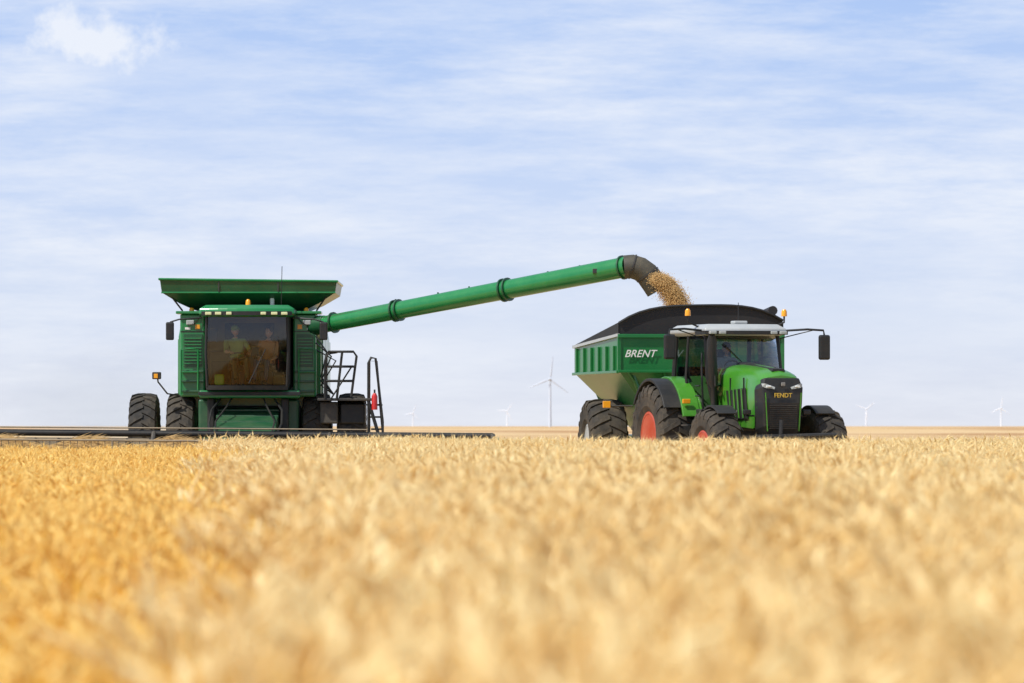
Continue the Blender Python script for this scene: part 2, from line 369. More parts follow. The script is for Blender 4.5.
for k in range(5):
    y = .7-k*.55; z = 1.66-(1.0-y)*.233+.06; box('feeder_rib', C, -.69, .69, y-.03, y+.03, z-.06, z+.02, 'greend', .01)
for s in (-1, 1):
    tube('lift_cylinder', C, [(s*.82, 1.1, .8), (s*.82, -1.9, .45)], .06, 'grey', 8)
    tube('hose', C, [(s*.6, .3, 1.9), (s*.78, -.1, 1.65), (s*.8, -.8, 1.35), (s*.7, -1.8, 1.05)], .025, 'black', 6)
    tube('hose', C, [(s*.35, .3, 1.92), (s*.45, -.1, 1.72), (s*.65, -.9, 1.40), (s*.6, -1.8, 1.05)], .02, 'black', 6)
for i, x in enumerate((-1.53, -2.37, 1.50, 2.28)):
    wheel(C, 'front_wheel', x, 1.6, 1.02, .62, 'rim_yel', -1 if x < 0 else 1, 24)
tube('front_axle', C, [(-2.4, 1.6, 1.02), (2.4, 1.6, 1.02)], .14, 'dark', 12)
for s in (-1, 1): wheel(C, 'rear_wheel', s*1.45, 5.9, .78, .5, 'rim_yel', s, 20)
tube('rear_axle', C, [(-1.4, 5.9, .78), (1.4, 5.9, .78)], .1, 'dark', 10)
for s in (-1, 1):
    tube('mirror_arm', C, [(s*1.0, .05, 3.70), (s*1.5, -.1, 3.66), (s*1.70, -.1, 3.60)], .02, 'black', 6)
    box('mirror', C, s*1.70-.09, s*1.70+.09, -.16, -.08, 3.20, 3.60, 'black', .03)
    box('mirror_face', C, s*1.70-.07, s*1.70+.07, -.078, -.074, 3.24, 3.56, 'chrome', 0)
tube('marker_arm', C, [(-1.55, .8, 1.98), (-1.80, .6, 2.02), (-2.0, .5, 2.28), (-2.02, .5, 2.45)], .018, 'dark', 6)
box('marker_lamp', C, -2.13, -1.93, .44, .52, 2.34, 2.50, 'dark', .02)
box('marker_lens', C, -2.09, -2.00, .425, .442, 2.36, 2.46, 'amber', .01)
tube('antenna', C, [(.74, .4, 3.95), (.76, .4, 4.85)], .008, 'black', 5)
tube('antenna_white', C, [(.52, .9, 3.95), (.52, .9, 4.15)], .05, 'white', 8)
box('platform', C, 1.55, 2.75, .3, 1.25, 1.86, 1.92, 'dark', .01)
def rail(pts, r=.028, nm='railing'): tube(nm, C, pts, r, 'black', 8)
rail([(1.72, .3, 1.9), (1.72, .3, 2.75), (1.80, .3, 2.95), (2.35, .3, 2.95), (2.42, .3, 2.85), (2.30, .3, 1.95)])
rail([(1.78, .3, 2.62), (2.36, .3, 2.62)]); rail([(1.74, .3, 2.3), (2.34, .3, 2.3)])
rail([(1.95, .3, 2.95), (1.95, 1.2, 2.95), (1.72, 1.2, 2.9), (1.72, 1.2, 1.9)])
rail([(2.10, .3, 2.95), (1.98, .3, 1.9)])
rail([(1.85, .3, 1.9), (2.3, .25, 2.6)], .018)
rail([(2.68, .35, 1.05), (2.68, .35, 2.70), (2.74, .35, 2.82), (2.84, .35, 2.80), (3.0, .3, 1.4), (3.0, .3, 1.1)])
rail([(2.68, 1.1, 1.05), (2.68, 1.1, 2.75), (2.84, 1.1, 2.75), (2.98, 1.1, 1.2)])
for k in range(5): box('ladder_step', C, 2.64+.05*k, 2.98, .35, 1.1, 1.75-.27*k, 1.79-.27*k, 'black', .005)
for yy in (.33, 1.12): tube('ladder_stile', C, [(2.66, yy, 1.9), (3.05, yy, .6)], .03, 'black', 6)
tube('fire_extinguisher', C, [(2.82, .28, 1.66), (2.82, .28, 1.96), (2.82, .28, 2.03)], [.065, .065, .03], 'red', 12)
tube('extinguisher_valve', C, [(2.82, .28, 2.03), (2.82, .28, 2.11)], .02, 'black', 6)
box('battery_box', C, 1.6, 2.0, .5, 1.2, 1.35, 1.84, 'dark', .03)
box('fuel_box', C, 2.05, 2.6, .6, 1.3, 1.35, 1.80, 'black', .03)
for k in range(3): tube('hose', C, [(1.5, .7, 3.3-.15*k), (1.75+.1*k, .6, 2.95-.1*k), (1.62, .65, 2.4-.1*k), (1.9, .7, 2.0)], .018, 'black', 6)
# header
H = bpy.data.objects.new('draper_header', None); scene.collection.objects.link(H); H.parent = C; H.rotation_euler = (0, radians(.45), 0)
W = 5.45
tube('header_beam', H, [(-W, -2.55, 1.12), (W, -2.55, 1.12)], .075, 'black', 10)
box('header_back_sheet', H, -W, W, -2.72, -2.68, .30, 1.02, 'canvas', .0)
for k in range(23): box('back_rib', H, -W+k*W/11-.02, -W+k*W/11+.02, -2.78, -2.725, .3, 1.02, 'dark', 0)
mk('draper_belt', [(-W, -2.75, .42), (W, -2.75, .42), (W, -3.9, .14), (-W, -3.9, .14)], [(0, 1, 2, 3)], 'canvas', H, solid=.03)
tube('header_lower_beam', H, [(-W, -2.8, .28), (W, -2.8, .28)], .08, 'greend', 8)
RC = (-3.75, .50)
tube('reel_shaft', H, [(-W+.1, RC[0], RC[1]), (W-.1, RC[0], RC[1])], .07, 'reel', 10)
for k in range(6):
    t = k*pi/3+.5; y = RC[0]+.47*cos(t); z = RC[1]+.47*sin(t)
    tube('reel_bat', H, [(-W+.1, y, z), (W-.1, y, z)], .022, 'reel', 8)
    v = []; f = []
    for j in range(72):
        x = -W+.2+j*(2*W-.4)/71; i0 = len(v)
        v += [(x-.008, y, z), (x+.008, y, z), (x, y-.05, z-.22)]; f.append((i0, i0+1, i0+2))
    mk('reel_tines', v, f, 'black', H)
    for xx in (-W+.1, -W/2, 0, W/2, W-.1): tube('reel_arm', H, [(xx, RC[0], RC[1]), (xx, y, z)], .025, 'reel', 6)
for s in (-1, 1):
    loft('crop_divider', H, [[(s*W, -2.6, .2), (s*(W+.14), -2.6, .2), (s*(W+.14), -2.6, 1.10), (s*W, -2.6, 1.10)], [(s*W, -3.7, .1), (s*(W+.14), -3.7, .1), (s*(W+.12), -3.7, .80), (s*W, -3.7, .80)], [(s*(W+.05), -4.8, .08), (s*(W+.08), -4.8, .08), (s*(W+.08), -4.8, .16), (s*(W+.05), -4.8, .16)]], 'greend', bevel=.02)
for xx in (-W, -W*.35, W*.35, W): tube('reel_lift_arm', H, [(xx, -2.6, 1.14), (xx, RC[0], RC[1]+.05)], .05, 'dark', 8)
tube('header_top_pipe', H, [(-W, -2.62, 1.24), (W*.5, -2.62, 1.24)], .018, 'reel', 6)
v = []; f = []
for i in range(20000):
    x = R.uniform(-W+.1, W-.1); y = R.uniform(-3.5, -2.8); z = .35+R.random()*(.48+.22*sin(x*1.7+1)**2)
    a = R.uniform(-.6, .6); e_ = R.uniform(-.5, .5); l = R.uniform(.12, .35); i0 = len(v)
    d = Vector((cos(a), sin(a), e_)).normalized()*l
    v += [(x, y, z), (x, y, z+.018), (x+d.x, y+d.y, z+d.z)]; f.append((i0, i0+1, i0+2))
mk('cut_crop', v, f, 'grain', H)

def cl(v): return Vector(v)-Vector(C.location)
P0 = cl(wp(316, 326, 126.9)); P1 = cl(wp(628, 266.5, 122.2))
ax = (P1-P0)
NS = 12
tube('unloading_auger', C, [P0+ax*(k/NS) for k in range(NS+1)], [.185+.04*k/NS for k in range(NS+1)], 'green', 24)
for t, w in ((.26, .05), (.275, .05), (.61, .05), (.625, .05), (.06, .05), (.985, .04)):
    c = P0+ax*t; r = .185+.04*t; u = ax.normalized()
    tube('auger_flange', C, [c-u*.018, c+u*.018], r+w, 'greend', 24)
tube('auger_clamp', C, [P0+ax*.262+Vector((0, 0, -.22)), P0+ax*.262+Vector((0, 0, .26))], .02, 'dark', 6)
for t in (.4, .5, .75, .85):
    c = P0+ax*t+Vector((0, -.0, .21)); box('auger_bracket', C, c.x-.02, c.x+.02, c.y-.02, c.y+.02, c.z-.03, c.z+.02, 'greend', .005)
tube('auger_hydraulic_line', C, [P0+ax*.02+Vector((0, -.15, .15)), P0+ax*.98+Vector((0, -.17, .15))], .010, 'dark', 6)
box('auger_lamp', C, *(lambda c: (c.x-.07, c.x+.07, c.y-.28, c.y-.2, c.z-.02, c.z+.08))(P0+ax*.9), 'dark', .01)
tube('auger_elbow', C, [(1.35, 1.9, 3.0), (1.38, 1.7, 3.35), tuple(P0+Vector((-.1, .05, 0))), tuple(P0+ax*.03)], [.25, .25, .23, .2], 'greend', 20)
sp = [cl(wp(a, b_, 122.1)) for a, b_ in ((624, 267), (632, 266.5), (640, 269), (647, 274), (652, 281))]
tube('auger_spout', C, sp, [.25, .26, .26, .26, .25], 'spout', 20, caps=False)
tube('auger_spout_boot', C, [cl(wp(648, 275, 122.1)), cl(wp(654, 284, 122.1)), cl(wp(658, 291, 122.1))], [.265, .26, .25], 'spout', 20, caps=False)
for k in (1, 3): tube('spout_band', C, [sp[k], sp[k]+(sp[k+1]-sp[k])*.18], .275, 'dark', 20)
def gpt(t):
    return wp(656, 279, 121.95)+Vector((.54*t, -.04, -.58*t*t-.12*t))
v = []; f = []
for i in range(42000):
    t = R.random(); c = gpt(t); s = .085+.03*t
    c = c+Vector((R.gauss(0, s), R.gauss(0, s), R.gauss(0, s*.7)))
    a = R.uniform(.006, .011); i0 = len(v)
    v += [c+Vector((a, 0, 0)), c+Vector((-a, 0, 0)), c+Vector((0, a, 0)), c+Vector((0, -a, 0)), c+Vector((0, 0, a)), c+Vector((0, 0, -a))]
    for (p_, q_) in ((0, 2), (2, 1), (1, 3), (3, 0)): f.append((i0+p_, i0+q_, i0+4)); f.append((i0+q_, i0+p_, i0+5))
mk('grain_stream', v, f, 'grain')

# ------------------------------------------------------------------ GRAIN CART
K = empty('grain_cart', (wp(701, 426, 119).x, 119, 0), radians(9.5))
hw = 1.74; L = 5.3
fl = [(-hw, 0, 2.45), (hw, 0, 2.45), (hw, L, 2.45), (-hw, L, 2.45)]
loft('hopper', K, [[(-.55, .95, 1.05), (.55, .95, 1.05), (.55, L-1.4, 1.05), (-.55, L-1.4, 1.05)], fl,
                   [(-hw, 0, 3.18), (hw, 0, 3.18), (hw, L, 3.0), (-hw, L, 3.0)]], 'cgreen', cap=False, solid=.03)
box('front_ledge', K, -hw-.03, hw+.03, -.06, -.002, 2.41, 2.47, 'cgreen', .01)
box('front_upper_rail', K, -hw-.04, hw+.04, -.07, -.002, 3.14, 3.22, 'cgreen', .01)
mk('side_rail', [(-hw-.05, -.06, 3.17), (-hw-.002, -.06, 3.17), (-hw-.002, L, 2.99), (-hw-.05, L, 2.99), (-hw-.05, -.06, 3.23), (-hw-.002, -.06, 3.23), (-hw-.002, L, 3.05), (-hw-.05, L, 3.05)],
   [(0, 1, 2, 3), (4, 5, 6, 7), (0, 1, 5, 4), (1, 2, 6, 5), (2, 3, 7, 6), (3, 0, 4, 7)], 'roofgrey', K)
for k in range(6):
    y = .5+k*.88; box('side_rib', K, -hw-.05, -hw-.002, y-.03, y+.03, 2.46, 2.98, 'cgreen', .01); box('side_rib', K, hw+.002, hw+.05, y-.03, y+.03, 2.46, 2.98, 'cgreen', .01)
box('side_ledge', K, -hw-.06, -hw-.002, 0, L, 2.40, 2.46, 'cgreen', .01)
box('side_ledge', K, hw+.002, hw+.06, 0, L, 2.40, 2.46, 'cgreen', .01)
def topring(y, drop, n=16):
    pts = []
    for i in range(n+1):
        u = -1+2*i/n; z = 3.46+.34*(1-abs(u)**3.4)-drop+ .03*u
        pts.append((u*(hw+.01), y, z))
    return pts
def wall(y, drop, zb, th=.03, n=16):
    t = topring(y, drop, n); v = [(x, y, zb) for x, _, _ in t]+t
    v += [(x, y+th, z) for x, y, z in v]; m_ = n+1
    f = []
    for i in range(n):
        f += [(i, i+1, m_+i+1, m_+i), (2*m_+i, 2*m_+i+1, 3*m_+i+1, 3*m_+i), (m_+i, m_+i+1, 3*m_+i+1, 3*m_+i), (i, i+1, 2*m_+i+1, 2*m_+i)]
    f += [(0, m_, 3*m_, 2*m_), (n, m_+n, 3*m_+n, 2*m_+n)]
    return mk('tarp_end_cap', v, f, 'tarp', K)
wall(.02, 0, 3.19); wall(L-.05, .42, 3.0)
tube('tarp_front_bow', K, [tuple(q) for q in topring(-.02, -.02)], .028, 'black', 8)
for k in range(1, 6): tube('tarp_bow', K, [tuple(q) for q in topring(L*k/6, .42*k/6)], .02, 'dark', 6)
for s in (-1, 1):
    mk('tarp_side', [(s*(hw+.012), 0, 3.18), (s*(hw+.012), L, 3.0), (s*(hw+.012), L, 3.05), (s*(hw+.012), 0, 3.46)], [(0, 1, 2, 3)], 'tarp', K, solid=.01)
tube('rolled_tarp', K, [(hw-.2, 0, 3.72), (hw-.2, L, 3.34)], .10, 'tarp', 12)
loft('grain_load', K, [rect(-hw+.06, hw-.06, .1, L-.1, 2.85), rect(-1.1, 1.1, .9, L-1, 3.25), rect(-.35, .35, 2.0, 3.2, 3.55)], 'grain', smooth=True)
for k in range(5):
    x = -.95+k*.47
    mk('hopper_front_rib', [(x*1.65-.02, -.01, 2.42), (x*1.65+.02, -.01, 2.42), (x*.55+.02, .90, 1.12), (x*.55-.02, .90, 1.12), (x*1.65-.02, -.07, 2.42), (x*1.65+.02, -.07, 2.42), (x*.55+.02, .84, 1.12), (x*.55-.02, .84, 1.12)], [(4, 5, 6, 7), (0, 4, 7, 3), (1, 5, 6, 2)], 'cgreen', K)
text('cart_lettering', K, 'BRENT', .215, (-hw+.10, -.045, 2.74), (pi/2, 0, 0), 'white', .35, .003, 0.002)
text('cart_lettering_model', K, 'AV', .215, (-.70, -.045, 2.74), (pi/2, 0, 0), 'white', .35, .003, 0.002)
for s in (-1, 1):
    box('corner_post', K, s*hw-.04, s*hw+.04, -.03, .03, 2.45, 3.2, 'cgreen', .01)
    box('chassis_rail', K, s*.6-.08, s*.6+.08, .2, L-.4, .95, 1.12, 'cgreen', .02)
    tube('strut', K, [(s*.9, .2, 1.0), (s*1.45, .1, 2.42)], .05, 'cgreen', 8)
    tube('strut', K, [(s*.9, L-.6, 1.0), (s*1.45, L-.3, 2.42)], .05, 'cgreen', 8)
    tube('drawbar_leg', K, [(s*.6, .3, 1.03), (0, -1.9, .62)], .075, 'cgreen', 8)
    wheel(K, 'cart_wheel', s*1.55, 2.9, .94, .80, 'roofgrey', s, 20, rf=.42)
    box('cart_marker', K, s*1.95-.08, s*1.95+.08, .28, .34, 1.68, 1.82, 'amber', .01)
    tube('marker_arm', K, [(s*1.4, .3, 1.72), (s*1.95, .31, 1.72)], .02, 'dark', 6)
    box('cross_beam', K, -1.4, 1.4, 0.3 if s < 0 else L-.7, .45 if s < 0 else L-.55, .98, 1.08, 'cgreen', .01)
tube('cart_axle', K, [(-1.6, 2.9, .92), (1.6, 2.9, .92)], .11, 'dark', 10)
tube('sloped_auger', K, [(-.1, .4, .95), (-.75, -.30, 1.7), (-.95, -.35, 2.1)], .17, 'cgreen', 16)
tube('drawbar_tongue', K, [(0, -1.8, .62), (0, -2.3, .60)], .07, 'dark', 8)

# ------------------------------------------------------------------ TRACTOR
T = empty('tractor', (wp(768, 426, 112).x, 112, 0), radians(17))
for s in (-1, 1):
    wheel(T, 'front_wheel', s*1.10, 0, .82, .62, 'rim_red', s, 20, yaw=radians(2), rf=.47)
    wheel(T, 'rear_wheel', s*1.12, 3.15, 1.08, .74, 'rim_red', s, 22, rf=.46)
    fender('front_fender', T, s*1.02-.20, s*1.02+.20, 0, .82, .89, 45, 125, 'black', lip=.04)
    tube('fender_stay', T, [(s*.6, .05, .9), (s*.72, .1, 1.5), (s*1.0, .1, 1.68)], .03, 'black', 6)
    fender('rear_fender', T, s*1.08-.36, s*1.08+.30, 3.15, 1.08, 1.18, 35, 150, 'black', lip=.06)
    fender('rear_fender_cover', T, (s*.90-.18), (s*.90+.18), 3.15, 1.08, 1.22, 60, 160, 'tgreen', lip=.06)
    fender('fender_inner', T, (s*.70-.05), (s*.70+.05), 3.15, 1.08, 1.20, 20, 178, 'tgreen', lip=.5)
    box('fender_lamp', T, s*1.0-.08, s*1.0+.08, 2.02, 2.08, 1.75, 1.84, 'amber', .01)
tube('front_axle', T, [(-1.0, 0, .82), (1.0, 0, .82)], .13, 'dark', 10)
for s in (-1, 1): lathe('planetary_hub', T, [(0, .22), (s*.12, .2), (s*.2, .1)], s*.75, 0, .82, 'dark', 16)
tube('rear_axle', T, [(-1.1, 3.15, 1.08), (1.1, 3.15, 1.08)], .2, 'dark', 12)
box('chassis', T, -.32, .32, -.7, 3.6, .75, 1.35, 'dark', .05)
box('engine_block', T, -.36, .36, -.2, 1.6, 1.2, 1.75, 'dark', .05)
def hoodring(y, w, zt, zb, cr=.16):
    return [(-w+.03, y, zb), (-w, y, zb+(zt-zb)*.45), (-w+.02, y, zt-cr*1.2), (-w+cr*.6, y, zt-cr*.35), (-w+cr*1.4, y, zt), (0, y, zt+.04),
            (w-cr*1.4, y, zt), (w-cr*.6, y, zt-cr*.35), (w-.02, y, zt-cr*1.2), (w, y, zb+(zt-zb)*.45), (w-.03, y, zb)]
loft('hood', T, [hoodring(-.78, .34, 2.25, 2.20, .04), hoodring(-.70, .41, 2.31, 2.0, .12), hoodring(-.56, .44, 2.36, 1.30, .15), hoodring(-.3, .46, 2.41, 1.25), hoodring(.3, .47, 2.46, 1.28), hoodring(1.0, .49, 2.50, 1.35), hoodring(1.55, .52, 2.50, 1.45)], 'tgreen', smooth=True)
mk('hood_centre_ridge', [(-.14, -.62, 2.37), (.14, -.62, 2.37), (.16, 1.5, 2.54), (-.16, 1.5, 2.54), (-.11, -.62, 2.42), (.11, -.62, 2.42), (.13, 1.5, 2.58), (-.13, 1.5, 2.58)], [(4, 5, 6, 7), (0, 1, 5, 4), (1, 2, 6, 5), (2, 3, 7, 6), (3, 0, 4, 7)], 'black', T)
for y in (.05, .85): 
    for s in (-1, 1): box('hood_seam', T, min(s*.470, s*.500), max(s*.470, s*.500), y, y+.015, 1.5, 2.25, 'black', 0)
loft('grille', T, [[(-.36, -.80, 2.245), (.36, -.80, 2.245), (.40, -.5, 2.2), (-.40, -.5, 2.2)], [(-.43, -.84, 2.05), (.43, -.84, 2.05), (.455, -.45, 2.0), (-.455, -.45, 2.0)], [(-.40, -.88, 1.75), (.40, -.88, 1.75), (.452, -.45, 1.75), (-.452, -.45, 1.75)], [(-.37, -.85, 1.3), (.37, -.85, 1.3), (.44, -.45, 1.22), (-.44, -.45, 1.22)], [(-.26, -.74, .98), (.26, -.74, .98), (.3, -.4, .98), (-.3, -.4, .98)]], 'black', bevel=.03)
for k in range(12): box('grille_bar', T, -.28, .28, -.905, -.86, 1.25+k*.04, 1.262+k*.04, 'dark', .003)
for s in (-1, 1):
    mk('headlight', [(s*.16, -.868, 2.06), (s*.36, -.850, 2.13), (s*.425, -.80, 2.13), (s*.41, -.835, 2.07), (s*.34, -.872, 2.04), (s*.18, -.885, 2.02)], [(0, 1, 2, 3, 4, 5)], 'lensd', T, solid=.01)
    box('headlight_bulb', T, s*.30-.05, s*.30+.05, -.90, -.87, 2.055, 2.09, 'lensb', .01)
    mk('grille_blade', [(s*.36, -.895, 1.95), (s*.380, -.89, 1.95), (s*.335, -.875, 1.2), (s*.315, -.88, 1.2)], [(0, 1, 2, 3)], 'tgreen', T, solid=.015)
    mk('side_vent', [(s*.478, -.15, 1.45), (s*.49, .9, 1.42), (s*.497, 1.1, 2.0), (s*.486, -.02, 2.05)], [(0, 1, 2, 3)], 'black', T, solid=.012)
    for k in range(4): mk('vent_slat', [(s*.505, -.0+k*.25, 1.46), (s*.505, .06+k*.25, 1.46), (s*.512, .16+k*.25, 2.03), (s*.512, .10+k*.25, 2.03)], [(0, 1, 2, 3)], 'tgreen', T, solid=.01)
text('tractor_lettering', T, 'FENDT', .12, (-.195, -.905, 1.86), (pi/2, 0, 0), 'rim_yel', 0, .004, .002)
box('emblem', T, -.04, .04, -.905, -.87, 2.08, 2.15, 'grey', .01)
box('front_weight', T, -.42, .42, -1.35, -.85, .62, 1.0, 'dark', .06)
box('front_linkage_beam', T, -.50, .50, -.95, -.75, .8, 1.05, 'black', .03)
for s in (-1, 1):
    tube('linkage_arm', T, [(s*.42, -.7, .9), (s*.42, -1.5, .85), (s*.42, -1.6, .98)], .05, 'dark', 8)
    box('front_step_lamp', T, s*.62-.08, s*.62+.08, -.55, -.47, 1.52, 1.62, 'black', .02)
    tube('lamp_arm', T, [(s*.45, -.45, 1.5), (s*.62, -.5, 1.5)], .02, 'black', 6)
tube('ballast_bar', T, [(-.7, -1.25, 1.08), (1.0, -1.25, 1.12)], .05, 'black', 8)
tube('ballast_post', T, [(-.2, -1.25, .8), (-.15, -1.2, 1.42)], .04, 'black', 8)
for s in (-1, 1):
    tube('a_pillar', T, [(s*.60, 1.50, 1.62), (s*.78, 1.42, 2.3), (s*.76, 1.58, 3.14)], .04, 'black', 8)
    tube('c_pillar', T, [(s*.72, 3.35, 1.62), (s*.80, 3.42, 2.3), (s*.78, 3.32, 3.14)], .05, 'black', 8)
    tube('b_pillar', T, [(s*.76, 2.6, 1.5), (s*.82, 2.6, 2.3), (s*.78, 2.55, 3.14)], .03, 'black', 8)
    mk('side_glass', [(s*.60, 1.5, 1.62), (s*.80, 1.42, 2.3), (s*.78, 1.58, 3.12), (s*.78, 3.3, 3.12), (s*.80, 3.4, 2.3), (s*.72, 3.35, 1.62)], [(0, 1, 4, 5), (1, 2, 3, 4)], 'glass_tinted', T)
    box('door_sill', T, s*.72-.08, s*.72+.08, 1.5, 3.3, 1.38, 1.64, 'black', .03)
    for k in range(2): tube('door_handle', T, [(s*.84, 1.7, 1.9+k*.2), (s*.86, 1.9, 1.9+k*.2)], .015, 'black', 6)
loft('windscreen', T, [arc(.58, 1.50, .06, 1.9), arc(.77, 1.42, .12, 2.4), arc(.76, 1.58, .10, 3.12)], 'glass', cap=False, closed=False, smooth=True)
mk('rear_glass', [(-.74, 3.38, 1.9), (.74, 3.38, 1.9), (.77, 3.33, 3.12), (-.77, 3.33, 3.12)], [(0, 1, 2, 3)], 'glass_tinted', T)
box('cab_rear_lower', T, -.72, .72, 3.3, 3.42, 1.4, 2.5, 'black', .02)
box('cab_floor', T, -.62, .62, 1.5, 3.35, 1.42, 1.60, 'black', .02)
box('headliner', T, -.72, .72, 1.6, 3.3, 3.05, 3.10, 'black', .0)
tube('wiper', T, [(.1, 1.33, 2.4), (-.45, 1.40, 2.95)], .012, 'black', 6)
loft('dash', T, [rect(-.35, .35, 1.55, 1.95, 1.6), rect(-.28, .28, 1.6, 1.95, 2.35)], 'black', bevel=.04)
box('seat', T, -.25, .25, 2.35, 2.85, 2.0, 2.14, 'seatfab', .05); box('seat_back', T, -.24, .24, 2.85, 2.98, 2.1, 2.85, 'seatfab', .05)
box('seat_base', T, -.18, .18, 2.4, 2.8, 1.6, 2.0, 'black', .02)
tube('steering_wheel', T, [(.19*cos(t*pi/8), 2.05+.10*sin(t*pi/8), 2.45+.16*sin(t*pi/8)) for t in range(17)], .017, 'black', 6)
box('armrest', T, .28, .42, 2.3, 2.8, 2.2, 2.35, 'black', .03)
box('terminal', T, .38, .60, 1.95, 2.0, 2.35, 2.60, 'black', .02)
loft('roof', T, [slab(.80, 1.45, .12, 3.45, 3.10), slab(.86, 1.30, .14, 3.55, 3.17), slab(.86, 1.32, .14, 3.55, 3.24), slab(.74, 1.5, .12, 3.4, 3.33)], 'roofgrey', bevel=.02)
loft('roof_trim', T, [slab(.87, 1.26, .14, 1.9, 3.12), slab(.87, 1.26, .14, 1.9, 3.195)], 'black')
for x in (-.74, -.54, .54, .74):
    box('roof_lamp', T, x-.07, x+.07, 1.13, 1.24, 3.125, 3.19, 'lensd', .015)
for s in (-1, 1):
    tube('mirror_arm', T, [(s*.82, 1.55, 3.20), (s*1.30, 1.30, 3.23), (s*1.62, 1.25, 3.21), (s*1.64, 1.25, 3.10)], .022, 'black', 8)
    box('mirror', T, s*1.63-.12, s*1.63+.12, 1.18, 1.28, 2.62, 3.12, 'black', .04)
    box('mirror_face', T, s*1.63-.10, s*1.63+.10, 1.283, 1.287, 2.66, 3.08, 'chrome', 0)
    tube('mirror_tie', T, [(s*.82, 1.6, 3.05), (s*1.45, 1.32, 3.22)], .012, 'black', 6)
    tube('beacon_arm', T, [(s*.80, 1.9, 3.28), (s*(1.02), 1.9, 3.38), (s*1.02, 1.9, 3.50)], .02, 'black', 6)
    lathe('beacon', T, [(0, .06), (.1, .055), (.14, .03)], s*1.02, 1.9, 3.50, 'amber', 12, 'z')
    tube('hood_mirror_arm', T, [(s*.5, 1.4, 2.1), (s*.72, 1.1, 2.1), (s*.72, 1.1, 2.3)], .018, 'black', 6)
box('gps_receiver', T, -.14, .14, 1.6, 1.85, 3.335, 3.40, 'roofgrey', .02)
tube('antenna', T, [(.5, 3.2, 3.33), (.52, 3.25, 3.80)], .008, 'black', 5)
tube('exhaust', T, [(-.68, 1.30, 1.6), (-.68, 1.30, 2.05), (-.70, 1.30, 2.15), (-.72, 1.30, 3.0), (-.74, 1.24, 3.12)], [.06, .06, .10, .10, .06], 'black', 14)
tube('air_intake', T, [(.66, 1.32, 1.7), (.68, 1.32, 2.4)], .06, 'black', 10)
box('filter_box', T, .52, .80, .85, 1.25, 1.70, 2.25, 'black', .05)
for k in range(3): tube('filter_pipe', T, [(.80, .9+.1*k, 1.8+.12*k), (.92, .8+.1*k, 1.9+.1*k), (.86, .7, 2.2+.02*k)], .018, 'grey', 6)
tube('hand_rail', T, [(-.85, 1.45, 1.5), (-.90, 1.40, 2.4), (-.86, 1.5, 2.75)], .02, 'black', 6)
for s in (-1, 1):
    box('fuel_tank', T, s*.72-.22, s*.72+.22, 1.0, 2.0, .75, 1.35, 'black', .08)
    for k in range(4): box('cab_step', T, s*.95-.20, s*.95+.15, 1.55, 1.95, .55+.25*k, .58+.25*k, 'dark', .005)
    box('toolbox', T, s*.62-.12, s*.62+.12, .55, 1.0, 1.3, 1.65, 'black', .04)
    for k in range(4): tube('hose', T, [(s*.5, .4+.2*k, 1.6), (s*.62, .3+.2*k, 1.45-.05*k), (s*.45, .2+.2*k, 1.2)], .02, 'dark', 6)
box('red_valve', T, .50, .56, .0, .06, 1.55, 1.60, 'red', .01)
pl = Matrix.Translation(T.location) @ Matrix.Rotation(radians(17), 4, 'Z')
ps = pl @ Vector((0, 2.50, 2.10))
person(ps, radians(17), 'shirt_b', 'jeans', cap='hair', reachL=(-.16, -.46, .34), reachR=(.18, -.34, .26), turn=-.35)

# ------------------------------------------------------------------ GROUND
def groundmat():
    m, nt, b = newmat('stubble_ground')
    g = N(nt, 'ShaderNodeNewGeometry'); pos = g.outputs['Position']
    mp = N(nt, 'ShaderNodeMapping'); nt.links.new(pos, mp.inputs[0]); mp.inputs['Scale'].default_value = (.006, .0012, 1)
    big = noise(nt, mp.outputs[0], 1.0, 3)
    fine = noise(nt, pos, 6, 6, .7)
    field = ramp(nt, big, [(.38, (0.60, 0.42, 0.20)), (.5, (0.66, 0.48, 0.27)), (.58, (0.40, 0.22, 0.10)), (.7, (0.64, 0.47, 0.26))])
    col = mixc(nt, ramp(nt, fine, [(.3, 0.0), (.7, .4)]), field, (0.30, 0.19, 0.09))
    nt.links.new(col, b.inputs['Base Color']); b.inputs['Roughness'].default_value = .95
    b.inputs['Specular IOR Level'].default_value = .1
    bp = N(nt, 'ShaderNodeBump'); bp.inputs['Distance'].default_value = .05; nt.links.new(fine, bp.inputs['Height']); nt.links.new(bp.outputs[0], b.inputs['Normal'])
    return m
gm = groundmat()
rings = [0, 30, 100, 300, 1000, 3000, 9000, 35000]
v = [(0, 60, 0)]; f = []
for r in rings[1:]:
    for k in range(96): v.append((r*cos(2*pi*k/96), 60+r*sin(2*pi*k/96), 0))
for k in range(96): f.append((0, 1+k, 1+(k+1) % 96))
for i in range(len(rings)-2):
    for k in range(96):
        a = 1+i*96+k; b_ = 1+i*96+(k+1) % 96; f.append((a, b_, b_+96, a+96))
mk('ground', v, f, gm)

